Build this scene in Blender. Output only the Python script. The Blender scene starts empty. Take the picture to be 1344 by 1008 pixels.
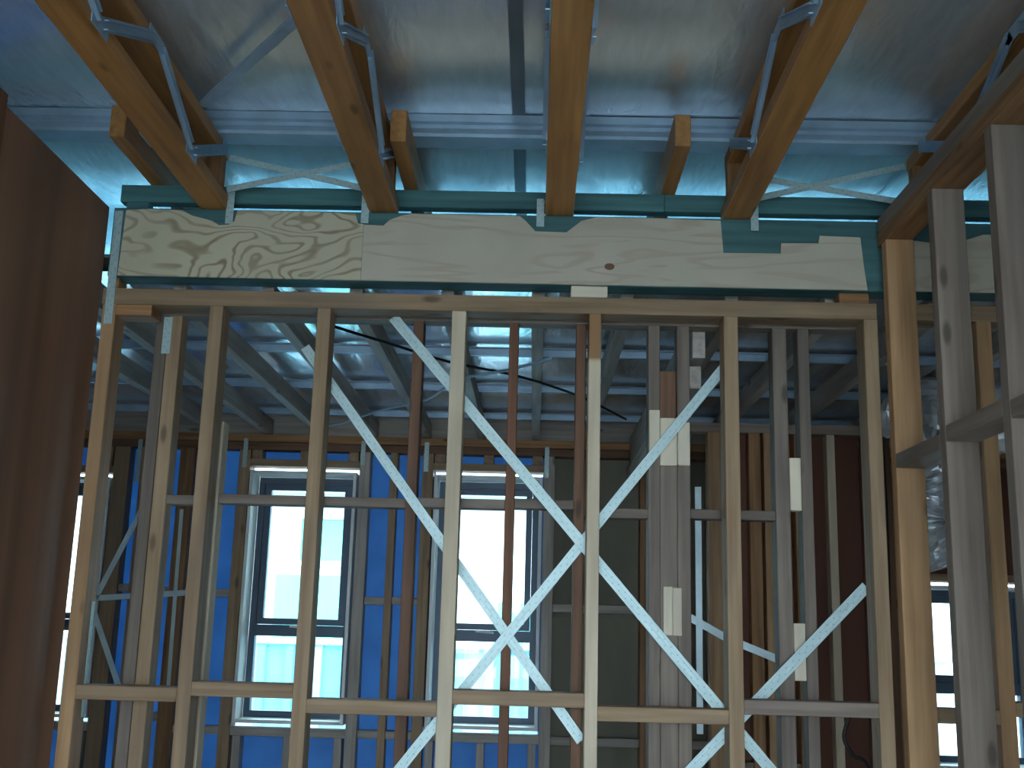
import bpy, bmesh, math, random
from mathutils import Vector, Matrix

random.seed(7)
scene = bpy.context.scene
COL = scene.collection

# ------------------------------------------------------------------ camera
EYE = Vector((0.0, 0.0, 1.45))
YAW, PITCH, ROLL = -0.0236243, 0.2119, 0.027097
cy, sy, cp, sp, cr, sr = (math.cos(YAW), math.sin(YAW), math.cos(PITCH), math.sin(PITCH),
                          math.cos(ROLL), math.sin(ROLL))
fwd = Vector((sy * cp, cy * cp, sp))
rt0 = Vector((cy, -sy, 0.0))
up0 = rt0.cross(fwd)
rt = cr * rt0 + sr * up0
up = -sr * rt0 + cr * up0
cam_data = bpy.data.cameras.new('camera')
cam = bpy.data.objects.new('camera', cam_data)
COL.objects.link(cam)
cam.matrix_world = Matrix(((rt.x, up.x, -fwd.x, EYE.x), (rt.y, up.y, -fwd.y, EYE.y),
                           (rt.z, up.z, -fwd.z, EYE.z), (0, 0, 0, 1)))
cam_data.sensor_fit = 'HORIZONTAL'
cam_data.sensor_width = 36.0
cam_data.lens = 36.0 * 1470.83 / 1344.0
cam_data.clip_start = 0.05
scene.camera = cam

# ------------------------------------------------------------------ sky, exposure
world = bpy.data.worlds.new('overcast_sky')
scene.world = world
world.use_nodes = True
wn, wl = world.node_tree.nodes, world.node_tree.links
bg = wn['Background']
tc = wn.new('ShaderNodeTexCoord')
sep = wn.new('ShaderNodeSeparateXYZ')
rmp = wn.new('ShaderNodeValToRGB')
rmp.color_ramp.elements[0].position = 0.0
rmp.color_ramp.elements[0].color = (0.72, 0.88, 1.0, 1)
rmp.color_ramp.elements[1].position = 0.7
rmp.color_ramp.elements[1].color = (0.60, 0.80, 1.0, 1)
wl.new(tc.outputs['Generated'], sep.inputs[0])
wl.new(sep.outputs['Z'], rmp.inputs[0])
wl.new(rmp.outputs[0], bg.inputs[0])
bg.inputs[1].default_value = 12.0
scene.view_settings.view_transform = 'Standard'
scene.view_settings.look = 'None'
scene.view_settings.exposure = 0.12
scene.view_settings.gamma = 1.0
scene.view_settings.use_curve_mapping = False


# ------------------------------------------------------------------ materials
def srgb(r, g, b):
    f = lambda c: (c / 255 / 12.92) if c / 255 <= 0.04045 else ((c / 255 + 0.055) / 1.055) ** 2.4
    return (f(r), f(g), f(b), 1.0)


def base_mat(name, rough=0.6, metal=0.0):
    m = bpy.data.materials.new(name)
    m.use_nodes = True
    b = m.node_tree.nodes['Principled BSDF']
    b.inputs['Roughness'].default_value = rough
    b.inputs['Metallic'].default_value = metal
    return m, m.node_tree.nodes, m.node_tree.links, b


def math_node(n, l, op, a, b=None):
    x = n.new('ShaderNodeMath')
    x.operation = op
    for i, v in enumerate((a, b)):
        if v is None:
            continue
        if isinstance(v, (int, float)):
            x.inputs[i].default_value = v
        else:
            l.new(v, x.inputs[i])
    return x.outputs[0]


def mix_col(n, l, fac, a, b, mode='MIX'):
    x = n.new('ShaderNodeMix')
    x.data_type = 'RGBA'
    x.blend_type = mode
    for s, v in ((x.inputs[0], fac), (x.inputs[6], a), (x.inputs[7], b)):
        if isinstance(v, (int, float, tuple)):
            s.default_value = v
        else:
            l.new(v, s)
    return x.outputs[2]


def ramp(n, l, src, stops):
    r = n.new('ShaderNodeValToRGB')
    e = r.color_ramp.elements
    while len(e) < len(stops):
        e.new(0.5)
    for i, (p, c) in enumerate(stops):
        e[i].position = p
        e[i].color = c
    l.new(src, r.inputs[0])
    return r.outputs[0]


def grey(v):
    return (v, v, v, 1.0)


def offset_coords(n, l, scale):
    t = n.new('ShaderNodeTexCoord')
    oi = n.new('ShaderNodeObjectInfo')
    va = n.new('ShaderNodeVectorMath')
    va.operation = 'ADD'
    vm = n.new('ShaderNodeVectorMath')
    vm.operation = 'MULTIPLY'
    cmb = n.new('ShaderNodeCombineXYZ')
    k = math_node(n, l, 'MULTIPLY', oi.outputs['Random'], 37.0)
    for i in range(3):
        l.new(k, cmb.inputs[i])
    l.new(t.outputs['Object'], va.inputs[0])
    l.new(cmb.outputs[0], va.inputs[1])
    l.new(va.outputs[0], vm.inputs[0])
    vm.inputs[1].default_value = scale
    return vm.outputs[0], oi.outputs['Random'], va.outputs[0]


def wood(name, light, dark, knot=None, rough=0.65, contrast=1.0, blotch=0.0, blotch_col=None, stain=None):
    m, n, l, b = base_mat(name, rough)
    v, rnd, raw = offset_coords(n, l, (1.3, 26.0, 26.0))
    nz = n.new('ShaderNodeTexNoise')
    nz.inputs['Scale'].default_value = 1.6
    nz.inputs['Detail'].default_value = 6.0
    l.new(v, nz.inputs['Vector'])
    col = ramp(n, l, nz.outputs[0], [(0.5 - 0.2 / contrast, dark), (0.5 + 0.2 / contrast, light)])
    # slow change along the board
    v2, _, _ = offset_coords(n, l, (1.2, 4.0, 4.0))
    n2 = n.new('ShaderNodeTexNoise')
    n2.inputs['Scale'].default_value = 1.8
    n2.inputs['Detail'].default_value = 3.0
    l.new(v2, n2.inputs['Vector'])
    tone = ramp(n, l, n2.outputs[0], [(0.3, grey(0.78)), (0.7, grey(1.12))])
    col = mix_col(n, l, 1.0, col, tone, 'MULTIPLY')
    if blotch_col:
        f = ramp(n, l, n2.outputs[0], [(0.52, grey(0)), (0.68, grey(blotch))])
        col = mix_col(n, l, f, col, blotch_col)
    if stain:
        tt = n.new('ShaderNodeTexCoord')
        ss = n.new('ShaderNodeSeparateXYZ')
        l.new(tt.outputs['Object'], ss.inputs[0])
        f = ramp(n, l, math_node(n, l, 'MULTIPLY', ss.outputs['X'], 0.5), [(stain[0] / 2, grey(0)), (stain[0] / 2 + 0.006, grey(1))])
        col = mix_col(n, l, f, col, stain[1])
    vo = n.new('ShaderNodeTexVoronoi')
    vo.inputs['Scale'].default_value = 1.0
    v3, _, _ = offset_coords(n, l, (3.2, 9.0, 9.0))
    l.new(v3, vo.inputs['Vector'])
    kf = ramp(n, l, vo.outputs['Distance'], [(0.07, grey(0.85)), (0.14, grey(0.0))])
    col = mix_col(n, l, kf, col, knot or tuple(c * 0.45 for c in dark[:3]) + (1.0,))
    br = math_node(n, l, 'ADD', math_node(n, l, 'MULTIPLY', rnd, 0.26), 0.87)
    cm = n.new('ShaderNodeCombineColor')
    for i in range(3):
        l.new(br, cm.inputs[i])
    col = mix_col(n, l, 1.0, col, cm.outputs[0], 'MULTIPLY')
    l.new(col, b.inputs['Base Color'])
    bp = n.new('ShaderNodeBump')
    bp.inputs['Strength'].default_value = 0.15
    bp.inputs['Distance'].default_value = 0.002
    l.new(nz.outputs[0], bp.inputs['Height'])
    l.new(bp.outputs[0], b.inputs['Normal'])
    return m


def plain(name, col, rough=0.6, metal=0.0, var=0.12, scale=6.0, stretch=(1, 1, 1), bump=0.0):
    m, n, l, b = base_mat(name, rough, metal)
    v, rnd, _ = offset_coords(n, l, stretch)
    nz = n.new('ShaderNodeTexNoise')
    nz.inputs['Scale'].default_value = scale
    nz.inputs['Detail'].default_value = 5.0
    l.new(v, nz.inputs['Vector'])
    tone = ramp(n, l, nz.outputs[0], [(0.3, grey(1 - var)), (0.7, grey(1 + var))])
    c = mix_col(n, l, 1.0, col, tone, 'MULTIPLY')
    l.new(c, b.inputs['Base Color'])
    if bump:
        bp = n.new('ShaderNodeBump')
        bp.inputs['Strength'].default_value = bump
        bp.inputs['Distance'].default_value = 0.01
        l.new(nz.outputs[0], bp.inputs['Height'])
        l.new(bp.outputs[0], b.inputs['Normal'])
    return m


M = {}
M['orange'] = wood('orange_pine', srgb(186, 134, 74), srgb(152, 103, 52), rough=0.55)
M['honey'] = wood('honey_pine', srgb(190, 150, 108), srgb(158, 119, 80), rough=0.55)
M['taupe'] = wood('dull_taupe_pine', srgb(134, 120, 108), srgb(104, 92, 82))
M['tan'] = wood('weathered_tan_pine', srgb(176, 148, 116), srgb(140, 112, 82), blotch=0.5, blotch_col=srgb(120, 104, 90))
M['brownpine'] = wood('brown_pine', srgb(176, 132, 88), srgb(130, 90, 54))
M['pale'] = wood('pale_fresh_pine', srgb(214, 200, 176), srgb(194, 176, 146), srgb(120, 80, 50), contrast=0.7)
M['greywood'] = wood('grey_weathered_pine', srgb(158, 141, 128), srgb(128, 112, 101), blotch=0.5, blotch_col=srgb(126, 122, 114))
M['darkbrown'] = wood('dark_brown_pine', srgb(128, 90, 64), srgb(92, 62, 42))
M['redbrown'] = wood('red_brown_pine', srgb(140, 92, 62), srgb(104, 66, 44))
M['joist'] = wood('dull_grey_joist_pine', srgb(186, 178, 168), srgb(156, 146, 136))
M['stained'] = wood('pale_pine_with_brown_end', srgb(214, 200, 176), srgb(194, 176, 146), srgb(120, 80, 50), contrast=0.7, stain=(1.05, srgb(150, 112, 74)))
M['cream'] = wood('cream_packer_pine', srgb(240, 230, 208), srgb(222, 208, 180), contrast=0.6)
M['green'] = wood('blue_green_treated_lumber', srgb(78, 126, 126), srgb(54, 98, 102), srgb(40, 70, 70))
M['sheet'] = plain('brown_sheet', srgb(136, 100, 78), 0.6, 0, 0.5, 1.1, (1, 3.6, 0.2))
M['darksheet'] = plain('dark_brown_sheet', srgb(96, 56, 40), 0.7, 0, 0.2, 3.0, (1.0, 1, 0.3))
M['greysheet'] = plain('grey_green_sheet', srgb(128, 124, 108), 0.8, 0, 0.2, 3.0, (1.5, 1, 0.4))
M['steel'] = plain('galvanised_steel', srgb(206, 216, 220), 0.42, 0.75, 0.15, 9.0)
M['dullsteel'] = plain('dull_galvanised_steel', srgb(160, 186, 208), 0.45, 0.4, 0.15, 9.0)
M['frame'] = plain('dark_blue_grey_aluminium', srgb(78, 92, 108), 0.45, 0.3, 0.05)
M['reveal'] = plain('white_primed_reveal', srgb(235, 238, 235), 0.5, 0, 0.04)
M['black'] = plain('black_rubber', srgb(24, 24, 26), 0.5, 0, 0.1)
M['bluecable'] = plain('pale_blue_cable', srgb(150, 180, 200), 0.5, 0, 0.05)
M['concrete'] = plain('concrete_slab', srgb(186, 184, 178), 0.8, 0, 0.15, 3.0)
M['ground'] = plain('gravelly_ground', srgb(170, 168, 160), 0.9, 0, 0.2, 5.0)
M['whitewall'] = plain('white_painted_wall', srgb(226, 238, 238), 0.7, 0, 0.04)
M['cyanwall'] = plain('pale_aqua_cladding', srgb(120, 205, 200), 0.7, 0, 0.04)
M['fence'] = plain('pale_blue_fence_steel', srgb(130, 190, 205), 0.5, 0.0, 0.08)
M['fencepale'] = plain('pale_lilac_fence_steel', srgb(176, 190, 204), 0.5, 0.0, 0.08)
M['roofsteel'] = plain('grey_roof_steel', srgb(140, 146, 142), 0.5, 0.0, 0.05)
M['outer'] = plain('grey_outer_lining', srgb(120, 110, 100), 0.8, 0, 0.1)


def strap_mat():
    """galvanised strap with the rows of nail holes punched along its length (local X)"""
    m, n, l, b = base_mat('punched_galvanised_strap', 0.45, 0.35)
    t = n.new('ShaderNodeTexCoord')
    s = n.new('ShaderNodeSeparateXYZ')
    l.new(t.outputs['Object'], s.inputs[0])
    fx = math_node(n, l, 'SUBTRACT', math_node(n, l, 'PINGPONG', s.outputs['X'], 0.016), 0.008)
    # alternate hole rows: shift across the strap with X
    row = math_node(n, l, 'SINE', math_node(n, l, 'MULTIPLY', s.outputs['X'], math.pi / 0.016))
    off = math_node(n, l, 'MULTIPLY', math_node(n, l, 'SIGN', row), 0.006)
    fy = math_node(n, l, 'SUBTRACT', s.outputs['Y'], off)
    d = math_node(n, l, 'SQRT', math_node(n, l, 'ADD', math_node(n, l, 'MULTIPLY', fx, fx), math_node(n, l, 'MULTIPLY', fy, fy)))
    hole = ramp(n, l, d, [(0.0024, grey(1)), (0.0034, grey(0))])
    nz = n.new('ShaderNodeTexNoise')
    nz.inputs['Scale'].default_value = 14
    c0 = ramp(n, l, nz.outputs[0], [(0.3, srgb(152, 178, 180)), (0.7, srgb(190, 210, 210))])
    c = mix_col(n, l, math_node(n, l, 'MULTIPLY', hole, 0.5), c0, srgb(70, 76, 80))
    l.new(c, b.inputs['Base Color'])
    return m


M['strap'] = strap_mat()
M['litsteel'] = plain('lit_galvanised_strap', srgb(214, 236, 242), 0.35, 0.3, 0.1, 9.0)  # strap colour lightened to stand in for side window light


def foil_mat(name, tint, rough):
    m, n, l, b = base_mat(name, rough, 0.68)
    t = n.new('ShaderNodeTexCoord')
    mp = n.new('ShaderNodeMapping')
    mp.inputs['Scale'].default_value = (3.0, 1.2, 1)
    l.new(t.outputs['Object'], mp.inputs[0])
    a = n.new('ShaderNodeTexNoise')
    a.inputs['Scale'].default_value = 2.2
    a.inputs['Detail'].default_value = 3
    l.new(mp.outputs[0], a.inputs['Vector'])
    mp2 = n.new('ShaderNodeMapping')
    mp2.inputs['Scale'].default_value = (14.0, 3.0, 1)
    l.new(t.outputs['Object'], mp2.inputs[0])
    c = n.new('ShaderNodeTexNoise')
    c.inputs['Scale'].default_value = 2.0
    c.inputs['Detail'].default_value = 5
    c.inputs['Distortion'].default_value = 0.6
    l.new(mp2.outputs[0], c.inputs['Vector'])
    h = math_node(n, l, 'ADD', math_node(n, l, 'MULTIPLY', a.outputs[0], 0.05), math_node(n, l, 'MULTIPLY', c.outputs[0], 0.016))
    bp = n.new('ShaderNodeBump')
    bp.inputs['Strength'].default_value = 0.42
    bp.inputs['Distance'].default_value = 0.35
    l.new(h, bp.inputs['Height'])
    l.new(bp.outputs[0], b.inputs['Normal'])
    tone = ramp(n, l, c.outputs[0], [(0.3, tuple(x * 0.85 for x in tint[:3]) + (1,)), (0.7, tint)])
    l.new(tone, b.inputs['Base Color'])
    return m


M['foil'] = foil_mat('reflective_foil_sarking', (0.84, 0.89, 0.93, 1), 0.22)
M['greystrip'] = plain('dull_grey_strip', srgb(120, 132, 140), 0.5, 0.6, 0.1)
M['ductfoil'] = foil_mat('crumpled_duct_foil', (0.8, 0.84, 0.88, 1), 0.3)


def wrap_mat(name, c0, c1, through):
    m, n, l, b = base_mat(name, 0.6)
    t = n.new('ShaderNodeTexCoord')
    nz = n.new('ShaderNodeTexNoise')
    nz.inputs['Scale'].default_value = 5
    l.new(t.outputs['Object'], nz.inputs['Vector'])
    c = ramp(n, l, nz.outputs[0], [(0.3, c0), (0.7, c1)])
    l.new(c, b.inputs['Base Color'])
    tr = n.new('ShaderNodeBsdfTranslucent')
    l.new(c, tr.inputs[0])
    mx = n.new('ShaderNodeMixShader')
    mx.inputs[0].default_value = through
    out = n['Material Output']
    l.new(b.outputs[0], mx.inputs[1])
    l.new(tr.outputs[0], mx.inputs[2])
    l.new(mx.outputs[0], out.inputs[0])
    return m


M['wrap'] = wrap_mat('blue_building_wrap', (0.085, 0.21, 0.38, 1), (0.11, 0.26, 0.45, 1), 0.42)
M['addedsheet'] = wrap_mat('added_pale_membrane', (0.20, 0.36, 0.43, 1), (0.55, 0.76, 0.80, 1), 0.65)  # for the added sheet that shows in the foil reflections


def glass_mat():
    m, n, l, b = base_mat('window_glass', 0.02)
    tr = n.new('ShaderNodeBsdfTransparent')
    tr.inputs[0].default_value = (0.90, 0.97, 0.96, 1)
    gl = n.new('ShaderNodeBsdfGlossy')
    gl.inputs['Roughness'].default_value = 0.02
    fr = n.new('ShaderNodeFresnel')
    fr.inputs[0].default_value = 1.45
    mx = n.new('ShaderNodeMixShader')
    l.new(fr.outputs[0], mx.inputs[0])
    l.new(tr.outputs[0], mx.inputs[1])
    l.new(gl.outputs[0], mx.inputs[2])
    l.new(mx.outputs[0], n['Material Output'].inputs[0])
    return m


M['glass'] = glass_mat()


def ply_mat(name, light, dark, freq, stretch, strength):
    """plywood face: rotary-peeled veneer with looping cathedral grain"""
    m, n, l, b = base_mat(name, 0.6)
    t = n.new('ShaderNodeTexCoord')
    mp = n.new('ShaderNodeMapping')
    mp.inputs['Scale'].default_value = stretch
    l.new(t.outputs['Object'], mp.inputs[0])
    nz = n.new('ShaderNodeTexNoise')
    nz.inputs['Scale'].default_value = 1.0
    nz.inputs['Detail'].default_value = 2.5
    nz.inputs['Roughness'].default_value = 0.45
    nz.inputs['Distortion'].default_value = 0.5
    l.new(mp.outputs[0], nz.inputs['Vector'])
    w = math_node(n, l, 'SINE', math_node(n, l, 'MULTIPLY', nz.outputs[0], freq))
    line = ramp(n, l, w, [(0.2, grey(0)), (1.0, grey(strength))])
    n2 = n.new('ShaderNodeTexNoise')
    n2.inputs['Scale'].default_value = 5
    n2.inputs['Detail'].default_value = 4
    l.new(t.outputs['Object'], n2.inputs['Vector'])
    lt = ramp(n, l, n2.outputs[0], [(0.3, tuple(x * 0.86 for x in light[:3]) + (1,)), (0.7, light)])
    var = math_node(n, l, 'MULTIPLY', line, ramp(n, l, n2.outputs[0], [(0.35, grey(0.35)), (0.65, grey(1))]))
    c = mix_col(n, l, var, lt, dark)
    vo = n.new('ShaderNodeTexVoronoi')
    vo.inputs['Scale'].default_value = 1.6
    l.new(t.outputs['Object'], vo.inputs['Vector'])
    kf = ramp(n, l, vo.outputs['Distance'], [(0.02, grey(0.9)), (0.035, grey(0))])
    c = mix_col(n, l, kf, c, srgb(96, 78, 60))
    l.new(c, b.inputs['Base Color'])
    return m


M['plyfig'] = ply_mat('figured_plywood', srgb(198, 189, 163), srgb(128, 106, 76), 105, (2.4, 3, 5.2), 0.85)
M['plypale'] = ply_mat('pale_plywood', srgb(196, 187, 168), srgb(160, 138, 112), 40, (1.3, 3, 10.0), 0.45)


# ------------------------------------------------------------------ builders
def link(name, me, mat=None, parent=None, loc=None, rot=None):
    o = bpy.data.objects.new(name, me)
    COL.objects.link(o)
    if me is not None and mat is not None and not me.materials:
        me.materials.append(M[mat])
    mw = (rot.to_4x4() if rot else Matrix())
    mw.translation = Vector(loc) if loc is not None else Vector((0, 0, 0))
    if parent:
        o.parent = parent
        o.matrix_parent_inverse = Matrix()
        base = parent.location.copy()
        pp = parent.parent
        while pp:
            base += pp.location
            pp = pp.parent
        mw.translation -= base
    o.matrix_basis = mw
    return o


def tag(o, label=None, cat=None, group=None, kind=None):
    if label: o['label'] = label
    if cat: o['category'] = cat
    if group: o['group'] = group
    if kind: o['kind'] = kind
    return o


def empty(name, loc, label=None, cat=None, group=None, kind=None):
    o = bpy.data.objects.new(name, None)
    COL.objects.link(o)
    o.location = loc
    o.empty_display_size = 0.1
    return tag(o, label, cat, group, kind)


_box = {}


def box_mesh(L, w, d, mat, bev=0.002):
    k = (round(L, 4), round(w, 4), round(d, 4), mat, bev)
    if k in _box:
        return _box[k]
    bm = bmesh.new()
    bmesh.ops.create_cube(bm, size=1.0)
    bmesh.ops.scale(bm, vec=(L, w, d), verts=bm.verts)
    bv = min(bev, min(L, w, d) * 0.3)
    if bv > 0.0003:
        bmesh.ops.bevel(bm, geom=list(bm.edges), offset=bv, segments=1, affect='EDGES', profile=0.5)
    me = bpy.data.meshes.new('board')
    bm.to_mesh(me)
    bm.free()
    me.materials.append(M[mat])
    _box[k] = me
    return me


def board(name, p0, p1, w, d, mat, parent=None, side=None, label=None, bev=0.002):
    """a squared timber or strap from p0 to p1 (its centre line); w across 'side', d across the third axis"""
    p0, p1 = Vector(p0), Vector(p1)
    x = (p1 - p0)
    L = x.length
    x.normalize()
    s = Vector(side) if side else (Vector((1, 0, 0)) if abs(x.z) > 0.7 else Vector((0, 0, 1)))
    y = (s - x * s.dot(x)).normalized()
    z = x.cross(y)
    rot = Matrix((x, y, z)).transposed()
    o = link(name, box_mesh(L, w, d, mat, bev), None, parent, (p0 + p1) / 2, rot)
    if label:
        o['label'] = label
    return o


def box(name, x0, x1, y0, y1, z0, z1, mat, parent=None, label=None, bev=0.002):
    """axis-aligned board; the grain runs along its longest side"""
    dx, dy, dz = x1 - x0, y1 - y0, z1 - z0
    c = Vector(((x0 + x1) / 2, (y0 + y1) / 2, (z0 + z1) / 2))
    if dz >= dx and dz >= dy:
        return board(name, (c.x, c.y, z0), (c.x, c.y, z1), dx, dy, mat, parent, (1, 0, 0), label, bev)
    if dx >= dy:
        return board(name, (x0, c.y, c.z), (x1, c.y, c.z), dz, dy, mat, parent, (0, 0, 1), label, bev)
    return board(name, (c.x, y0, c.z), (c.x, y1, c.z), dz, dx, mat, parent, (0, 0, 1), label, bev)


def slab(name, x0, x1, y0, y1, z0, z1, mat, parent=None, kind=None):
    """flat sheet or slab kept unrotated so that its pattern follows the world axes"""
    bm = bmesh.new()
    bmesh.ops.create_cube(bm, size=1.0)
    bmesh.ops.scale(bm, vec=(x1 - x0, y1 - y0, z1 - z0), verts=bm.verts)
    me = bpy.data.meshes.new(name)
    bm.to_mesh(me)
    bm.free()
    o = link(name, me, mat, parent, ((x0 + x1) / 2, (y0 + y1) / 2, (z0 + z1) / 2))
    if kind:
        o['kind'] = kind
    return o


def prism(name, pts, y0, y1, mat, parent=None, label=None, axis='Y'):
    """outline in the X-Z plane (axis Y) or Y-Z plane (axis X), extruded"""
    bm = bmesh.new()
    cx = sum(p[0] for p in pts) / len(pts)
    cz = sum(p[1] for p in pts) / len(pts)
    cm = (y0 + y1) / 2
    mk = (lambda a, z, t: (a - cx, t - cm, z - cz)) if axis == 'Y' else (lambda a, z, t: (t - cm, a - cx, z - cz))
    f = [bm.verts.new(mk(a, z, y0)) for a, z in pts]
    g = [bm.verts.new(mk(a, z, y1)) for a, z in pts]
    bm.faces.new(f)
    bm.faces.new(list(reversed(g)))
    for i in range(len(pts)):
        j = (i + 1) % len(pts)
        bm.faces.new((f[i], g[i], g[j], f[j]))
    bmesh.ops.recalc_face_normals(bm, faces=list(bm.faces))
    me = bpy.data.meshes.new(name)
    bm.to_mesh(me)
    bm.free()
    loc = (cx, cm, cz) if axis == 'Y' else (cm, cx, cz)
    o = link(name, me, mat, parent, loc)
    if label:
        o['label'] = label
    return o


def ring(name, x0, x1, z0, z1, wid, y0, y1, mat, parent=None, label=None):
    """a mitred rectangular frame in the X-Z plane"""
    bm = bmesh.new()
    cx, cm, cz = (x0 + x1) / 2, (y0 + y1) / 2, (z0 + z1) / 2
    o4 = [(x0, z0), (x1, z0), (x1, z1), (x0, z1)]
    i4 = [(x0 + wid, z0 + wid), (x1 - wid, z0 + wid), (x1 - wid, z1 - wid), (x0 + wid, z1 - wid)]
    V = {}
    for k, ps in (('o', o4), ('i', i4)):
        for i, (a, z) in enumerate(ps):
            for t, y in ((0, y0), (1, y1)):
                V[k, i, t] = bm.verts.new((a - cx, y - cm, z - cz))
    for i in range(4):
        j = (i + 1) % 4
        bm.faces.new((V['o', i, 0], V['o', j, 0], V['i', j, 0], V['i', i, 0]))
        bm.faces.new((V['o', i, 1], V['i', i, 1], V['i', j, 1], V['o', j, 1]))
        bm.faces.new((V['o', i, 0], V['o', i, 1], V['o', j, 1], V['o', j, 0]))
        bm.faces.new((V['i', i, 0], V['i', j, 0], V['i', j, 1], V['i', i, 1]))
    bmesh.ops.recalc_face_normals(bm, faces=list(bm.faces))
    me = bpy.data.meshes.new(name)
    bm.to_mesh(me)
    bm.free()
    o = link(name, me, mat, parent, (cx, cm, cz))
    if label:
        o['label'] = label
    return o


def tube(name, pts, r, mat, parent=None, ribs=0.0, seg=8, res=8, crumple=0.0):
    """a smooth tube through pts; ribs > 0 makes it a corrugated flexible duct"""
    P = [Vector(p) for p in pts]
    Q = []
    for i in range(len(P) - 1):
        a, b_, c, d = P[max(i - 1, 0)], P[i], P[i + 1], P[min(i + 2, len(P) - 1)]
        for k in range(res):
            t = k / res
            Q.append(0.5 * ((2 * b_) + (c - a) * t + (2 * a - 5 * b_ + 4 * c - d) * t * t + (3 * b_ - a - 3 * c + d) * t ** 3))
    Q.append(P[-1])
    org = P[0].copy()
    bm = bmesh.new()
    rings_ = []
    ref = Vector((0.3, 0.2, 1)).normalized()
    rg = random.Random(len(Q) * 7 + int(r * 1000))
    for i, q in enumerate(Q):
        t = (Q[min(i + 1, len(Q) - 1)] - Q[max(i - 1, 0)]).normalized()
        u = ref - t * ref.dot(t)
        if u.length < 0.05:
            u = Vector((1, 0, 0)) - t * t.x
        u.normalize()
        v = t.cross(u)
        rr = r * (1 + (ribs if i % 2 else -ribs))
        rings_.append([bm.verts.new(q - org + (u * math.cos(k * 2 * math.pi / seg) + v * math.sin(k * 2 * math.pi / seg)) * rr * (1 + rg.uniform(-crumple, crumple)))
                       for k in range(seg)])
    for i in range(len(rings_) - 1):
        for k in range(seg):
            bm.faces.new((rings_[i][k], rings_[i][(k + 1) % seg], rings_[i + 1][(k + 1) % seg], rings_[i + 1][k]))
    bm.faces.new(rings_[0][::-1])
    bm.faces.new(rings_[-1])
    bmesh.ops.recalc_face_normals(bm, faces=list(bm.faces))
    for f in bm.faces:
        f.smooth = not ribs
    me = bpy.data.meshes.new(name)
    bm.to_mesh(me)
    bm.free()
    return link(name, me, mat, parent, org)


# ------------------------------------------------------------------ floor, ground, roof
slab('floor', -4.2, 4.2, -2.4, 6.56, -0.12, 0.0, 'concrete', None, 'structure')
slab('ground', -26, 26, -26, 34, -0.45, -0.30, 'ground', None, 'structure')

NEAR_FOIL, BACK_FOIL = 3.110, 2.640


def foil(name, x0, x1, y0, y1, z, parent, seed, supports, drape, wrinkle=0.006, mat='foil'):
    """a foil sheet draped over the battens at 'supports' and sagging between them"""
    from mathutils import noise
    nx, ny = max(1, int((x1 - x0) / 0.06)), int((y1 - y0) / 0.06)
    bm = bmesh.new()
    g = []
    cx, cyy = (x0 + x1) / 2, (y0 + y1) / 2
    s0, ds = supports
    for j in range(ny + 1):
        row = []
        for i in range(nx + 1):
            X = x0 + (x1 - x0) * i / nx
            Yv = y0 + (y1 - y0) * j / ny
            u = ((Yv - s0) / ds) % 1.0
            k = 4 * u * (1 - u)
            h = -drape * k * (1 + 0.35 * noise.noise(Vector((X * 0.9, math.floor((Yv - s0) / ds) * 5.3, seed)))) \
                + wrinkle * k * (noise.noise(Vector((X * 2.6 + seed, Yv * 1.4, seed))) + 0.3 * noise.noise(Vector((X * 10 + seed, Yv * 2.5, 3 + seed))))
            row.append(bm.verts.new((X - cx, Yv - cyy, h)))
        g.append(row)
    for j in range(ny):
        for i in range(nx):
            f = bm.faces.new((g[j][i], g[j + 1][i], g[j + 1][i + 1], g[j][i + 1]))
            f.smooth = True
    me = bpy.data.meshes.new(name)
    bm.to_mesh(me)
    bm.free()
    return link(name, me, mat, parent, (cx, cyy, z))


ceiling = empty('ceiling', (0, 0, 2.64), kind='structure')
edges = [-4.2, -2.78, -1.42, -0.06, 1.30, 2.66, 4.2]
for i in range(len(edges) - 1):
    foil('foil_sheet', edges[i] - 0.03, edges[i + 1], -2.4, 5.1, NEAR_FOIL + (0.003 if i % 2 else 0.0), ceiling, 1.7, (3.475, 0.90), 0.032)
foil('foil_strip', -0.104, -0.062, -2.4, 5.1, NEAR_FOIL - 0.002, ceiling, 1.7, (3.475, 0.90), 0.032, 0.006, 'greystrip')  # dull grey strip running along the foil
for i, (a, b_) in enumerate(((-4.2, -1.3), (-1.33, 0.05), (0.02, 1.4), (1.37, 4.2))):
    foil('foil_sheet', a, b_, 3.75, 6.50, BACK_FOIL + (0.002 if i % 2 else 0.0), ceiling, 6.7, (3.99, 0.76), 0.010, 0.004)
roof = empty('roof', (0, 0, 2.66), kind='structure')
slab('roof_sheet', -4.4, 4.4, -2.6, 5.1, 3.150, 3.165, 'roofsteel', roof)
slab('added_glow_sheet', -4.3, 4.3, 5.06, 5.062, 2.686, 3.148, 'addedsheet', roof)  # added translucent sheet, gives the foil pale blue light to reflect
slab('roof_sheet', -4.4, 4.4, 3.72, 7.0, 2.672, 2.684, 'roofsteel', roof)

# ------------------------------------------------------------------ outer walls
for side, x in (('far_left', -4.2), ('far_right', 4.14)):
    slab('wall_' + side, x, x + 0.06, -2.4, 6.5, 0.0, 3.10, 'outer', None, 'structure')

wall_rear = empty('wall_rear', (0, -2.4, 0), kind='structure')  # unseen, added behind the camera; opening sized to limit light from there
for x0, x1 in ((-4.2, -1.45), (1.30, 4.2)):
    slab('lining', x0, x1, -2.46, -2.40, 0.0, 3.10, 'outer', wall_rear)
slab('lining', -1.45, 1.30, -2.46, -2.40, 2.45, 3.10, 'outer', wall_rear)

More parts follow.
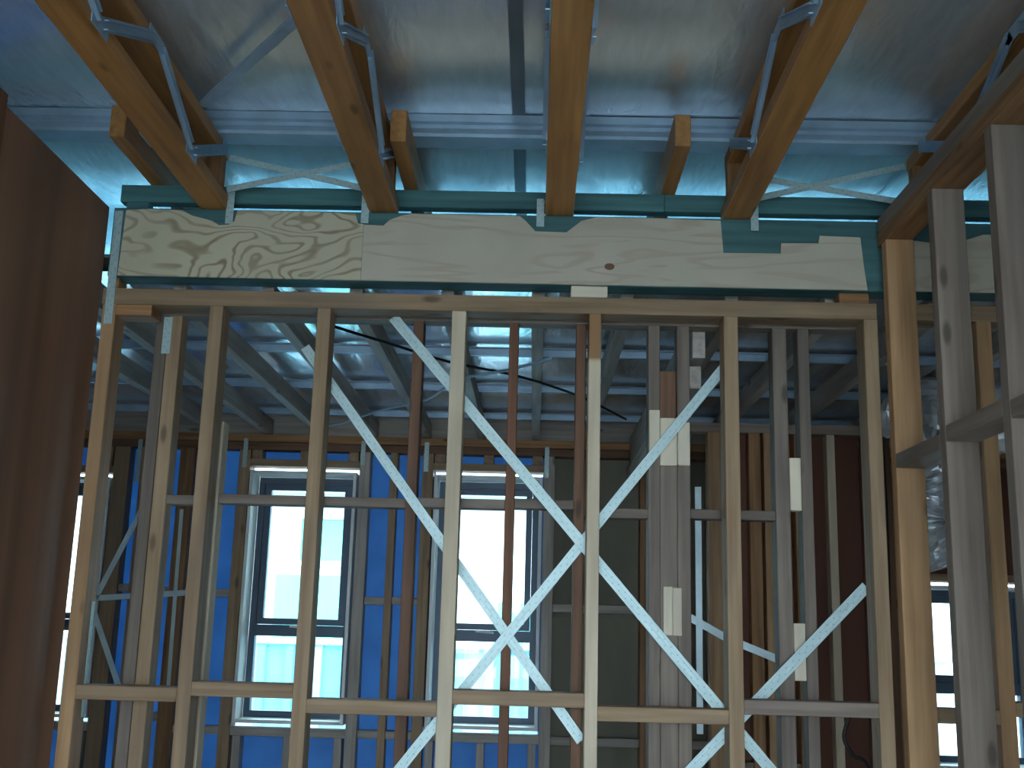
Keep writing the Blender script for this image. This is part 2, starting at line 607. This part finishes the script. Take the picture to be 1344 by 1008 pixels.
# brown sheet lining of the left wall, with the sheet joint near the camera
wall_left = empty('wall_left', (-1.485, 2.0, 0), kind='structure')
slab('lining_sheet', -1.492, -1.474, 2.815, 3.585, 0.0, 2.806, 'sheet', wall_left)
slab('lining_sheet', -1.492, -1.474, 1.62, 2.80, 0.0, 2.806, 'sheet', wall_left)
slab('lining_sheet', -1.492, -1.474, 0.40, 1.61, 0.0, 2.806, 'sheet', wall_left)
box('cover_strip', -1.476, -1.462, 2.745, 2.800, 0.0, 2.83, 'darkbrown', wall_left)


# ------------------------------------------------------------------ back wall: framing, wrap, windows
YB = 6.40
wall_back = empty('wall_back', (0, YB, 0), kind='structure')
WIN = {1: (-1.648, -1.030, 0.885, 2.285, 1.385), 2: (-0.582, 0.040, 0.885, 2.285, 1.385),
       3: (-3.10, -2.455, 0.885, 2.225, 1.385), 4: (2.12, 2.80, 0.75, 1.73, 1.17)}
for x0, x1 in ((-4.2, 0.9), (0.9, 4.14)):
    box('top_plate', x0, x1, YB, YB + 0.09, 2.452, 2.497, 'brownpine', wall_back)
    box('top_plate', x0, x1, YB, YB + 0.09, 2.405, 2.450, 'darkbrown', wall_back)
    box('bottom_plate', x0, x1, YB, YB + 0.09, 0.0, 0.045, 'greywood', wall_back)
for x, w, mt in ((-3.6, .045, 'tan'), (-3.15, .09, 'tan'), (-2.40, .09, 'tan'), (-2.245, .09, 'tan'), (-2.02, .085, 'brownpine'),
                 (-1.685, .065, 'tan'), (-0.985, .062, 'joist'), (-0.818, .042, 'tan'),
                 (-0.622, .062, 'tan'), (0.078, .062, 'joist'), (0.325, .06, 'joist'), (0.62, .045, 'brownpine'),
                 (1.0, .045, 'brownpine'), (1.45, .045, 'joist'), (2.06, .09, 'tan'), (2.86, .09, 'tan'), (3.5, .045, 'tan')):
    box('stud', x - w / 2, x + w / 2, YB, YB + 0.09, 0.045, 2.405, mt, wall_back)
for (a, b_, h, sl) in ((-1.652, -1.016, 2.312, 0.862), (-0.591, 0.047, 2.312, 0.862), (-3.105, -2.445, 2.25, 0.862), (2.105, 2.815, 1.755, 0.70)):
    box('window_lintel', a, b_, YB, YB + 0.09, h, h + 0.04, 'tan', wall_back)
    box('sill_trimmer', a, b_, YB, YB + 0.09, sl - 0.045, sl, 'joist', wall_back)
    for t in (0.06, 0.5, 0.94):
        x = a + (b_ - a) * t
        box('cripple_stud', x - .03, x + .03, YB, YB + 0.09, h + 0.04, 2.405, 'tan', wall_back)
        box('cripple_stud', x - .022, x + .022, YB, YB + 0.09, 0.045, sl - 0.045, 'joist', wall_back)
for a, b_, z in ((-2.355, -2.29, 1.60), (-2.2, -2.063, 1.59), (-1.977, -1.72, 1.585), (-0.952, -0.84, 1.563), (-0.797, -0.653, 1.567), (0.11, 0.295, 1.55), (0.355, 0.597, 1.55),
                 (-1.977, -1.72, 0.84), (-0.952, -0.653, 0.84), (0.11, 0.597, 0.835), (0.643, 0.977, 0.835), (-2.2, -2.063, 0.90)):
    box('nogging', a, b_, YB + 0.02, YB + 0.09, z - 0.022, z + 0.022, 'joist', wall_back)
# wrap outside the frame, in sheets between openings
WY = YB + 0.093
for x0, x1, z0, z1 in ((-4.2, -3.10, 0, 2.500), (-3.10, -2.455, 0, .86), (-3.10, -2.455, 2.25, 2.500), (-2.455, -1.648, 0, 2.500),
                       (-1.648, -1.03, 0, .86), (-1.648, -1.03, 2.31, 2.500), (-1.03, -0.582, 0, 2.500),
                       (-0.582, 0.04, 0, .86), (-0.582, 0.04, 2.31, 2.60), (0.04, 0.10, 0, 2.500)):
    slab('building_wrap', x0, x1, WY, WY + 0.003, z0, z1, 'wrap', wall_back)['label'] = 'blue building wrap'
for x0, x1, z0, z1, mt in ((0.105, 0.62, 0, 1.50, 'greysheet'), (0.105, 0.62, 1.50, 2.500, 'greysheet'), (0.62, 1.405, 0, 2.500, 'greysheet'), (1.405, 2.12, 0, 2.500, 'darksheet'),
                           (2.12, 2.80, 0, .70, 'darksheet'), (2.12, 2.80, 1.75, 2.500, 'darksheet'), (2.80, 4.14, 0, 2.500, 'darksheet')):
    slab('outer_sheet', x0, x1, WY, WY + 0.012, z0, z1, mt, wall_back)
# galvanised straps nailed over the plates and across the studs, and one painted lit edge
for x, z0, z1 in ((-1.684, 2.30, 2.47), (-1.0, 2.33, 2.47), (-0.633, 2.30, 2.47), (0.062, 2.28, 2.46), (-2.30, 2.20, 2.45)):
    board('tie_strap', (x, YB - 0.002, z0), (x, YB - 0.002, z1), 0.026, 0.002, 'strap', wall_back, (1, 0, 0))
for a, b_ in (((-2.239, 2.08), (-2.469, 1.537)), ((-2.469, 1.537), (-1.962, 1.58)), ((-2.486, 1.494), (-2.236, 0.943))):
    board('strap_or_lit_edge', (a[0], YB - 0.004, a[1]), (b_[0], YB - 0.004, b_[1]), 0.032, 0.002, 'litsteel', wall_back, (0, 0, 1), 'galvanised strap, colour lightened as if lit')
board('strap_or_lit_edge', (-2.025, YB - 0.003, 2.05), (-2.012, YB - 0.003, 1.0), 0.022, 0.002, 'litsteel', wall_back, (1, 0, 0), 'galvanised strap, colour lightened as if lit')  # lit edge of a stud, put in as a pale strip


def window(num, x0, x1, z0, z1, zt):
    w = empty('window_%d' % num, ((x0 + x1) / 2, YB + 0.05, z0), kind='structure')
    ya, yb = YB - 0.003, YB + 0.165
    t = 0.019
    box('reveal_board', x0, x0 + t, ya, yb, z0, z1, 'reveal', w, 'white reveal board')
    box('reveal_board', x1 - t, x1, ya, yb, z0, z1, 'reveal', w, 'white reveal board')
    box('reveal_board', x0 + t, x1 - t, ya, yb, z1 - t, z1, 'reveal', w, 'white reveal board')
    box('reveal_board', x0 + t, x1 - t, ya, yb, z0, z0 + t, 'reveal', w, 'white reveal board')
    fr = ring('outer_frame', x0 + t, x1 - t, z0 + t, z1 - t, 0.036, yb, yb + 0.05, 'frame', w)
    box('transom', x0 + t + .036, x1 - t - .036, yb, yb + 0.05, zt - 0.032, zt + 0.032, 'frame', w)
    sa = ring('sash', x0 + t + .037, x1 - t - .037, zt + 0.033, z1 - t - .037, 0.036, yb + 0.012, yb + 0.056, 'frame', w)
    slab('pane', x0 + t + .072, x1 - t - .072, yb + .030, yb + .035, zt + .068, z1 - t - .072, 'glass', sa)
    slab('pane', x0 + t + .035, x1 - t - .035, yb + .022, yb + .027, z0 + t + .035, zt - .031, 'glass', w)
    xm = (x0 + x1) / 2
    hd = board('latch', (xm - 0.055, yb - 0.006, zt + 0.026), (xm + 0.05, yb - 0.010, zt + 0.020), 0.014, 0.012, 'reveal', w, (0, 0, 1), 'white sash latch')
    return w


for k, v in WIN.items():
    window(k, *v)

# ------------------------------------------------------------------ what stands outside the windows
fence = empty('fence', (0, 9.4, -0.3), 'pale blue sheet steel fence seen through the lower window panes', 'fence')
for i in range(34):
    x = -4.6 + i * 0.235
    prism('fence_sheet', [(x, -0.29), (x + .06, -0.29), (x + .06, 1.28), (x, 1.28)], 9.40, 9.43, 'fence' if i % 3 else 'fencepale', fence)
    prism('fence_sheet', [(x + .062, -0.29), (x + .233, -0.29), (x + .233, 1.28), (x + .062, 1.28)], 9.425, 9.44, 'fencepale' if i % 4 == 1 else 'fence', fence)
for z in (0.2, 1.25):
    box('fence_rail', -4.6, 3.4, 9.385, 9.40, z, z + 0.05, 'fencepale', fence)
house = empty('neighbouring_house', (0, 13.0, -0.3), 'white and aqua neighbouring house beyond the steel fence', 'house')
slab('house_wall', -9, 7, 13.0, 13.2, -0.3, 2.9, 'whitewall', house)
slab('wall_panel', -2.95, -1.75, 12.95, 13.0, 0.4, 1.95, 'cyanwall', house)['label'] = 'aqua wall panel'
slab('wall_panel', -0.45, 1.3, 12.95, 13.0, 0.4, 1.7, 'cyanwall', house)['label'] = 'aqua wall panel'
hw = ring('window_frame', -2.75, -2.0, 2.05, 2.65, 0.06, 12.93, 13.0, 'whitewall', house)
slab('pane', -2.69, -2.06, 12.97, 12.98, 2.11, 2.59, 'cyanwall', hw)
prism('house_roof', [(12.5, 2.85), (12.5, 2.95), (16.0, 4.0), (16.0, 3.9)], -9.4, 7.4, 'roofsteel', house, axis='X')


# ------------------------------------------------------------------ the main stud frame under the lintel beam
YF = 3.600
main = empty('wall_frame', (-0.17, YF + 0.045, 0), 'open timber stud wall under the plywood faced beam, crossed by pale straps', 'wall frame', 'timber stud wall frames')
box('bottom_plate', -1.472, 1.118, YF, YF + 0.09, 0.0, 0.045, 'tan', main)
box('top_plate', -1.472, 1.118, YF, YF + 0.09, 2.470, 2.526, 'tan', main)
for x0, w, mt, lb in ((-1.467, .045, 'honey', 'orange brown end stud'), (-1.105, .045, 'tan', None), (-0.742, .045, 'tan', None), (-0.291, .047, 'pale', 'pale fresh stud'),
                      (0.166, .040, 'stained', 'pale stud with a brown stained top end'), (0.611, .047, 'tan', None), (1.072, .046, 'tan', None)):
    box('stud', x0, x0 + w, YF, YF + 0.09, 0.045, 2.470, mt, main, lb)
for x0, x1, z0, mt in ((-1.422, -1.105, 1.188, 'tan'), (-1.060, -0.742, 1.208, 'tan'), (-0.697, -0.291, 1.166, 'tan'),
                       (-0.244, 0.166, 1.205, 'tan'), (0.206, 0.611, 1.168, 'tan'), (0.658, 1.072, 1.200, 'greywood')):
    box('nogging', x0, x1, YF, YF + 0.09, z0, z0 + 0.044, mt, main)
box('plate_packer', -1.422, -1.300, YF, YF + 0.09, 2.432, 2.469, 'brownpine', main)
YS = YF + 0.0925
for a, b_, yy, t in (((-0.500, 2.469), (0.822, 0.952), 0.0, .036), ((1.075, 1.602), (0.430, 0.944), 0.003, .036), ((0.652, 2.352), (-0.495, 0.889), 0.006, .033), ((-0.798, 2.36), (0.162, 1.098), 0.009, .033)):
    board('strap_or_lit_edge', (a[0], YS + yy, a[1]), (b_[0], YS + yy, b_[1]), t, 0.0015, 'strap', main, (0, 0, 1), 'punched galvanised diagonal strap')
board('tie_strap', (-1.419, 3.662, 1.49), (-1.417, 3.662, 1.13), 0.022, 0.002, 'strap', main, (0, 1, 0))
box('packer', 0.104, 0.226, YF, YF + 0.085, 2.527, 2.566, 'cream', main, 'cream packing block')
box('packer', -1.46, -1.425, YF + 0.01, YF + 0.085, 2.527, 2.566, 'brownpine', main)
box('packer', 1.00, 1.10, YF + 0.02, YF + 0.085, 2.527, 2.566, 'brownpine', main)

# the same line carries on past the corner post
side_frame = empty('wall_frame', (1.9, YF + 0.045, 0), 'short stud frame carrying on under the beam right of the corner posts', 'wall frame', 'timber stud wall frames')
box('bottom_plate', 1.23, 2.70, YF, YF + 0.09, 0.0, 0.045, 'tan', side_frame)
box('top_plate', 1.23, 2.70, YF, YF + 0.09, 2.470, 2.526, 'tan', side_frame)
for x0, mt in ((1.440, 'honey'), (1.90, 'tan'), (2.36, 'tan')):
    box('stud', x0, x0 + .05, YF, YF + 0.09, 0.045, 2.470, mt, side_frame)
for x0, x1, z0 in ((1.23, 1.44, 1.19), (1.49, 1.90, 1.215), (1.95, 2.36, 1.19)):
    box('nogging', x0, x1, YF, YF + 0.09, z0, z0 + 0.044, 'tan', side_frame)
box('packer', 1.60, 1.68, YF + 0.01, YF + 0.085, 2.527, 2.566, 'brownpine', side_frame)

# ------------------------------------------------------------------ second frame skin right behind
YI = 3.720
inner = empty('wall_frame', (-0.2, YI + 0.035, 0), 'second, browner stud frame standing close behind the strapped stud wall', 'wall frame', 'timber stud wall frames')
box('bottom_plate', -1.42, 1.10, YI, YI + 0.07, 0.0, 0.045, 'taupe', inner)
box('top_plate', -1.42, 1.10, YI, YI + 0.07, 2.466, 2.498, 'taupe', inner)
for x0, x1, z1, mt, lb in ((-1.322, -1.282, 2.466, 'taupe', None), (-1.280, -1.234, 2.466, 'tan', None), (-1.087, -1.060, 2.10, 'pale', 'pale thin batten'),
                           (-0.432, -0.396, 2.466, 'darkbrown', None), (-0.101, -0.069, 2.466, 'redbrown', 'red brown stud'), (0.128, 0.162, 2.466, 'darkbrown', None),
                           (0.374, 0.413, 2.466, 'taupe', None), (0.4135, 0.4705, 1.983, 'taupe', None), (0.471, 0.514, 2.466, 'taupe', None),
                           (0.795, 0.843, 2.466, 'taupe', None), (0.881, 0.919, 2.466, 'taupe', None)):
    box('stud', x0, x1, YI, YI + 0.07, 0.045, z1, mt, inner, lb)
box('packer', 0.4135, 0.4705, YI, YI + 0.06, 1.984, 2.146, 'cream', inner, 'cream packing block')
box('packer', 0.4715, 0.512, YI - 0.012, YI, 1.984, 2.130, 'cream', inner, 'cream packing block')
box('packer', 0.376, 0.412, YI - 0.012, YI, 2.03, 2.17, 'cream', inner, 'cream packing block')
box('packer', 0.4135, 0.4705, YI + 0.02, YI + 0.07, 2.148, 2.312, 'darkbrown', inner)
box('packer', 0.422, 0.452, YI - 0.014, YI, 1.43, 1.586, 'cream', inner, 'cream packing block')
box('packer', 0.4525, 0.482, YI - 0.014, YI, 1.43, 1.583, 'cream', inner, 'cream packing block')
box('packer', 0.8435, 0.8805, YI, YI + 0.05, 1.844, 2.02, 'cream', inner, 'cream packing block')
box('packer', 0.8435, 0.8805, YI, YI + 0.05, 1.30, 1.48, 'cream', inner, 'cream packing block')
for x0, x1, z0 in ((-1.234, -1.087, 1.815), (-1.060, -0.432, 1.822), (-0.396, -0.101, 1.826), (-0.069, 0.128, 1.83), (0.162, 0.374, 1.806), (0.514, 0.795, 1.81),
                   (-0.396, -0.101, 1.07), (-1.060, -0.432, 1.075)):
    if z0 > 1.5:
        box('nogging', x0, x1, YI + 0.005, YI + 0.07, z0, z0 + 0.032, 'taupe', inner)
board('tie_strap', (-1.281, YI - 0.002, 2.33), (-1.281, YI - 0.002, 2.46), 0.03, 0.002, 'strap', inner, (1, 0, 0))

# ------------------------------------------------------------------ lintel beam with plywood face
beam = empty('lintel_beam', (0.5, YF + 0.045, 2.567), 'deep blue-green treated beam faced with pale plywood above the stud wall', 'beam')
box('beam_core', -1.463, 2.75, YF, YF + 0.09, 2.567, 2.812, 'green', beam)
ply_a = [(-1.425, 2.568), (-0.6025, 2.568), (-0.6025, 2.766), (-0.622, 2.768), (-0.632, 2.803), (-0.78, 2.806), (-1.036, 2.806), (-1.044, 2.768), (-1.062, 2.755), (-1.095, 2.752),
         (-1.12, 2.768), (-1.19, 2.785), (-1.225, 2.803), (-1.34, 2.806), (-1.418, 2.800)]
ply_b = [(-0.6015, 2.568), (1.087, 2.568), (1.078, 2.65), (1.070, 2.752), (0.935, 2.755), (0.930, 2.728), (0.806, 2.726), (0.803, 2.690), (0.612, 2.688), (0.604, 2.802), (0.40, 2.806),
         (0.185, 2.806), (0.135, 2.792), (0.085, 2.750), (-0.020, 2.752), (-0.055, 2.790), (-0.075, 2.806), (-0.44, 2.806), (-0.472, 2.800), (-0.515, 2.783), (-0.535, 2.762), (-0.6015, 2.764)]
ply_c = [(1.205, 2.568), (1.95, 2.568), (1.95, 2.77), (1.48, 2.77), (1.36, 2.73), (1.205, 2.75)]
prism('plywood_face', ply_a, YF - 0.009, YF - 0.0005, 'plyfig', beam, 'plywood sheet with looping brown grain')
prism('plywood_face', ply_b, YF - 0.009, YF - 0.0005, 'plypale', beam, 'pale plain plywood sheet')
prism('plywood_face', ply_c, YF - 0.009, YF - 0.0005, 'plypale', beam, 'pale plain plywood sheet')
kn = [(0.231 + .017 * math.cos(a * math.pi / 6), 2.632 + .012 * math.sin(a * math.pi / 6)) for a in range(12)]
prism('knot', kn, YF - 0.0096, YF - 0.006, 'darkbrown', beam, 'dark round knot')
board('hold_down_strap', (-1.444, YF - 0.002, 2.80), (-1.444, YF - 0.002, 2.40), 0.028, 0.002, 'strap', beam, (1, 0, 0), 'punched steel strap')

TX = [-1.120, -0.540, 0.060, 0.660, 1.270]
plate = empty('ribbon_plate', (0, YF + 0.065, 2.812), 'blue-green timber ribbon lying along the top of the plywood faced beam', 'timber')
box('plank', -1.463, 0.42, YF + 0.042, YF + 0.088, 2.850, 2.913, 'green', plate)
box('plank', 0.421, 2.75, YF + 0.042, YF + 0.088, 2.850, 2.913, 'green', plate)
for x in TX + [-1.40, 2.2]:
    box('packer', x - .04, x + .04, YF + 0.044, YF + 0.086, 2.812, 2.850, 'green', plate)

# ------------------------------------------------------------------ roof trusses with steel webs
ZB = 2.814


def web_mesh():
    """one pressed-steel V web in the Y-Z plane: two channel legs between three spiked plates"""
    bm = bmesh.new()

    def bx(p, q, w, t):
        p, q = Vector(p), Vector(q)
        x = (q - p)
        L = x.length
        x.normalize()
        z = Vector((1, 0, 0))
        y = z.cross(x)
        r = bmesh.ops.create_cube(bm, size=1.0)
        mt = Matrix((x, y, z)).transposed().to_4x4() @ Matrix.Diagonal((L, w, t, 1))
        mt.translation = (p + q) / 2
        bmesh.ops.transform(bm, matrix=mt, verts=r['verts'])
    for s in (-1, 1):
        bx((0, 0, 0.022), (0, s * 0.35, 0.183), 0.036, 0.003)
        for e in (-1, 1):
            o = Vector((0.006, 0, e * 0.012))
            bx(Vector((0, s * 0.02, 0.03)) + o, Vector((0, s * 0.33, 0.175)) + o, 0.003, 0.012)
        bx((0, s * 0.31, 0.183), (0, s * 0.37, 0.183), 0.042, 0.003)
    bx((0, -0.05, 0.022), (0, 0.05, 0.022), 0.042, 0.003)
    me = bpy.data.meshes.new('metal_web')
    bm.to_mesh(me)
    bm.free()
    me.materials.append(M['dullsteel'])
    return me


WEB = web_mesh()
T_LABEL = ['twin chord roof truss nearest the brown sheet wall, left end of the beam',
           'twin chord roof truss second along from the brown sheet wall',
           'twin chord roof truss middle of five, running straight over the camera',
           'twin chord roof truss fourth along, bearing beside the squared plywood notch',
           'twin chord roof truss above the right hand corner posts']
for i, x in enumerate(TX):
    t = empty('roof_truss', (x, 2.0, ZB), T_LABEL[i], 'truss', 'steel webbed roof trusses')
    box('bottom_chord', x - .048, x + .048, -2.2, YF + 0.040, ZB, ZB + .046, 'orange', t)
    box('top_chord', x - .046, x + .046, -2.2, 3.56, ZB + .158, ZB + .203, 'orange', t)
    box('end_block', x - .046, x + .046, 3.50, 3.545, ZB + .046, ZB + .158, 'brownpine', t)
    for k in range(4):
        for s in (-1, 1):
            wb = link('metal_web', WEB, None, t, (x + s * 0.050, 3.17 - 0.74 * k - (0.12 if s < 0 else 0), ZB),
                      Matrix.Rotation(math.pi, 3, 'Z') if s < 0 else None)

T_STUB = ['short rafter end hung over the ribbon left of the first truss', 'short rafter end hung over the ribbon beside the second truss',
          'short rafter end hung over the ribbon between third and fourth trusses']
for lb, x0, x1 in zip(T_STUB, (-1.362, -0.478, 0.408), (-1.312, -0.428, 0.458)):
    tag(board('rafter_end', ((x0 + x1) / 2, 3.245, 2.966), ((x0 + x1) / 2, 4.45, 2.966), .106, x1 - x0, 'orange', None, (0, 0, 1)), lb, 'rafter', 'short rafter ends')

bat = prism('steel_batten', [(3.448, 3.104), (3.448, 3.078), (3.458, 3.072), (3.458, 3.058), (3.448, 3.052), (3.440, 3.032), (3.440, 3.020), (3.53, 3.020), (3.53, 3.026),
                             (3.50, 3.030), (3.495, 3.104)], -4.1, 4.1, 'dullsteel', None, axis='X')
tag(bat, 'ribbed galvanised steel batten crossing above the roof trusses', 'batten')
B_LABEL = ['galvanised batten under the rear foil, nearer the strapped wall',
           'galvanised batten under the rear foil, midway to the windows', 'galvanised batten under the rear foil, just above the windows']
for lb, y in zip(B_LABEL, (4.74, 5.50, 6.27)):
    tag(prism('ceiling_batten', [(y - .03, 2.626), (y - .03, 2.620), (y - .016, 2.620), (y - .012, 2.5925), (y + .012, 2.5925), (y + .016, 2.620), (y + .03, 2.620), (y + .03, 2.626)],
              -3.9, 3.9, 'dullsteel', None, axis='X'), lb, 'batten', 'battens under the rear foil')

# steel strut and cross straps between trusses
tag(board('steel_strut', (-1.075, 3.25, 3.026), (-0.60, 2.635, 3.026), 0.034, 0.012, 'dullsteel', None, (1, 0, 0)), 'grey steel strut slanting between the first two trusses', 'strut')
for lb, ps in (('pair of crossed bright straps between the first two trusses', (((-1.072, 2.987), (-0.590, 2.880)), ((-1.072, 2.872), (-0.590, 2.985)))),
               ('pair of crossed bright straps between the last two trusses', (((0.712, 2.948), (1.222, 2.866)), ((0.712, 2.872), (1.222, 3.000))))):
    mx = (ps[0][0][0] + ps[0][1][0]) / 2
    e = empty('cross_brace', (mx, 3.56, 2.87), lb, 'brace', 'crossed straps between trusses')
    for j, (a, b_) in enumerate(ps):
        board('strap', (a[0], 3.562 + 0.004 * j, a[1]), (b_[0], 3.562 + 0.004 * j, b_[1]), 0.022, 0.002, 'strap', e, (0, 0, 1))
for lb, x, z0, z1 in (('bright cleat strap right of the first truss end', -1.062, 2.758, 2.885), ('bright cleat strap left of the second truss end', -0.600, 2.768, 2.870),
                      ('bright cleat strap left of the middle truss end', -0.004, 2.768, 2.868), ('bright cleat strap right of the fourth truss end', 0.718, 2.768, 2.862)):
    c = empty('truss_cleat', (x, YF - 0.012, z0), lb, 'bracket', 'galvanised cleats at truss ends')
    board('cleat_plate', (x, YF - 0.011, z0), (x, YF - 0.011, z1), 0.026, 0.002, 'strap', c, (1, 0, 0))
    board('cleat_flange', (x, YF - 0.010, z1), (x + (0.012 if 'left' in lb else -0.012), YF + 0.03, z1), 0.026, 0.002, 'strap', c, (1, 0, 0))

# ------------------------------------------------------------------ rear ceiling joists
J_LABEL = ['grey ceiling joist furthest out past the brown sheet wall', 'grey ceiling joist over the wall left of the first window', 'grey ceiling joist running to the left side of the first window',
           'grey ceiling joist running to the right side of the first window', 'grey ceiling joist running to the blue wall between the windows',
           'grey ceiling joist running to the middle of the second window', 'grey ceiling joist seen end on at the right of the second window',
           'grey ceiling joist first past the second window', 'grey ceiling joist beside the doubled beam', 'dim ceiling joist over the rear brown sheets',
           'dim ceiling joist over the corner posts', 'dim ceiling joist above the silver ducts']
for lb, x in zip(J_LABEL, (-1.88, -1.565, -1.253, -0.945, -0.637, -0.318, -0.005, 0.300, 0.66, 1.0, 1.35, 1.75)):
    tag(board('ceiling_joist', (x, YI + 0.0, 2.545), (x, 6.452, 2.545), .089, .045, 'joist', None, (0, 0, 1)), lb, 'joist', 'rear ceiling joists')
for a, b_ in ((-4.14, 0.9), (0.901, 4.14)):
    box('eave_board', a, b_, 6.455, 6.49, 2.498, 2.636, 'joist', wall_back)
dbl = empty('doubled_beam', (0.515, 5.1, 2.28), 'doubled grey timber beam running back from the packed post', 'beam')
box('beam_plank', 0.535, 0.580, 3.80, 6.39, 2.375, 2.52, 'joist', dbl)
box('beam_plank', 0.520, 0.565, 3.80, 6.39, 2.265, 2.345, 'joist', dbl)
for y in (4.2, 5.3, 6.2):
    box('packer', 0.535, 0.565, y, y + .06, 2.345, 2.375, 'joist', dbl)

# ------------------------------------------------------------------ right hand stud wall running to the camera
XR = 1.125
rf = empty('wall_frame', (XR + .045, 2.4, 0), 'stud frame of broad posts running toward the camera at right', 'wall frame', 'timber stud wall frames')
box('bottom_plate', XR, XR + .09, 0.6, 3.585, 0, .045, 'greywood', rf)
box('top_plate', XR, XR + .09, 1.3, 3.585, 2.715, 2.762, 'brownpine', rf)
box('top_plate', XR, XR + .09, 1.3, 3.580, 2.763, 2.812, 'greywood', rf)
for y, mt, lb in ((3.500, 'honey', 'orange post at the corner'), (3.065, 'greywood', None), (2.640, 'greywood', None), (2.19, 'greywood', None), (1.74, 'greywood', None)):
    box('stud', XR, XR + .09, y, y + .046, 0.045, 2.715, mt, rf, lb)
for y0, y1, z in ((3.112, 3.499, 1.962), (2.687, 3.064, 1.975), (2.237, 2.639, 1.962)):
    box('nogging', XR, XR + .09, y0, y1, z, z + .044, 'greywood', rf)
    box('nogging', XR, XR + .09, y0, y1, z - 1.30, z - 1.256, 'greywood', rf)

# ------------------------------------------------------------------ rear right partition, sheets and services
YP = 5.200
pf = empty('wall_frame', (1.3, YP + .045, 0), 'dim rear partition frame backed by dark brown sheets', 'wall frame', 'timber stud wall frames')
box('bottom_plate', 0.72, 1.66, YP, YP + .07, 0, .045, 'greywood', pf)
box('top_plate', 0.72, 1.66, YP, YP + .07, 2.36, 2.405, 'greywood', pf)
for x0, x1, mt, lb in ((0.800, 0.870, 'honey', None), (0.990, 1.045, 'brownpine', None), (1.060, 1.100, 'honey', None), (1.20, 1.245, 'brownpine', None),
                       (1.353, 1.391, 'pale', 'pale stud'), (1.60, 1.645, 'darkbrown', None)):
    box('stud', x0, x1, YP, YP + .07, .045, 2.36, mt, pf, lb)
for x0, x1, z0 in ((0.873, 1.135, 0), (1.14, 1.52, 0), (1.525, 1.655, 0)):
    slab('backing_sheet', x0, x1, YP + .072, YP + .082, z0, 2.37, 'darksheet', pf)['label'] = 'dark brown backing sheet'
for x0, x1 in ((0.872, 0.988), (1.102, 1.198)):
    box('nogging', x0, x1, YP, YP + .07, 0.84, 0.885, 'taupe', pf)
for a, b_ in (((0.709, 1.507), (0.879, 1.417)), ((0.879, 1.417), (1.116, 1.327))):
    board('strap_or_lit_edge', (a[0], YP - .003, a[1]), (b_[0], YP - .003, b_[1]), .034, .0015, 'litsteel', pf, (0, 0, 1), 'galvanised strap, colour lightened as if lit')
box('lit_edge_strip', 0.738, 0.768, YP - .004, YP, 1.0, 2.10, 'litsteel', pf, 'pale strip painted as a window-lit edge')  # edge catching window light, put in as a pale strip

d1 = tube('flexible_duct', [(1.50, 4.75, 2.37), (1.7, 4.6, 2.33), (2.0, 4.7, 2.40), (2.5, 4.6, 2.36), (3.0, 4.7, 2.40)], 0.085, 'ductfoil', None, 0.07, 14, 14, 0.13)
tag(d1, 'crumpled silver duct lying across below the dim joists', 'duct', 'silver flexible ducts')
d2 = tube('flexible_duct', [(1.74, 4.85, 2.56), (1.72, 4.9, 2.26), (1.76, 4.95, 2.1), (1.72, 5.0, 1.95), (1.78, 5.0, 1.74)], 0.085, 'ductfoil', None, 0.07, 14, 12, 0.13)
tag(d2, 'crumpled silver duct hanging upright beside the corner post', 'duct', 'silver flexible ducts')
d3 = tube('flexible_duct', [(1.42, 4.35, 2.22), (1.6, 4.3, 2.17), (1.9, 4.35, 2.22), (2.3, 4.3, 2.18)], 0.06, 'ductfoil', None, 0.07, 14, 14, 0.13)
tag(d3, 'thin silver duct slung lowest behind the corner posts', 'duct', 'silver flexible ducts')
tag(tube('black_cable', [(-0.792, 3.80, 2.489), (-0.737, 3.908, 2.488), (-0.548, 4.174, 2.489), (-0.36, 4.411, 2.485), (-0.085, 4.668, 2.489), (0.19, 5.043, 2.485), (0.45, 5.6, 2.485)], 0.006, 'black'),
    'black cable running slantwise under the rear joists', 'cable')
tag(tube('pale_cable', [(-1.2, 6.0, 2.472), (-1.0, 5.75, 2.466), (-0.774, 5.433, 2.472), (-0.518, 5.122, 2.468), (-0.347, 4.695, 2.472), (-0.129, 4.457, 2.466), (0.05, 4.25, 2.470)], 0.006, 'bluecable'),
    'pale blue cable crossing the black one under the joists', 'cable')
tag(tube('black_rod', [(1.160, YI + .03, 2.1), (1.160, YI + .03, 1.7), (1.150, YI + .03, 1.2), (1.15, YI + .03, 0.0)], 0.011, 'black'),
    'thin black rod standing upright between the corner posts', 'conduit')  # thin black rod in the slot between the posts
tag(tube('black_cable', [(1.24, 4.2, 1.20), (1.171, 4.2, 1.195), (1.121, 4.2, 1.10), (1.15, 4.2, 1.03), (1.21, 4.2, 0.97), (1.26, 4.2, 0.6), (1.27, 4.2, 0.0)], 0.007, 'black'),
    'black cable looping low in front of the brown sheets', 'cable')
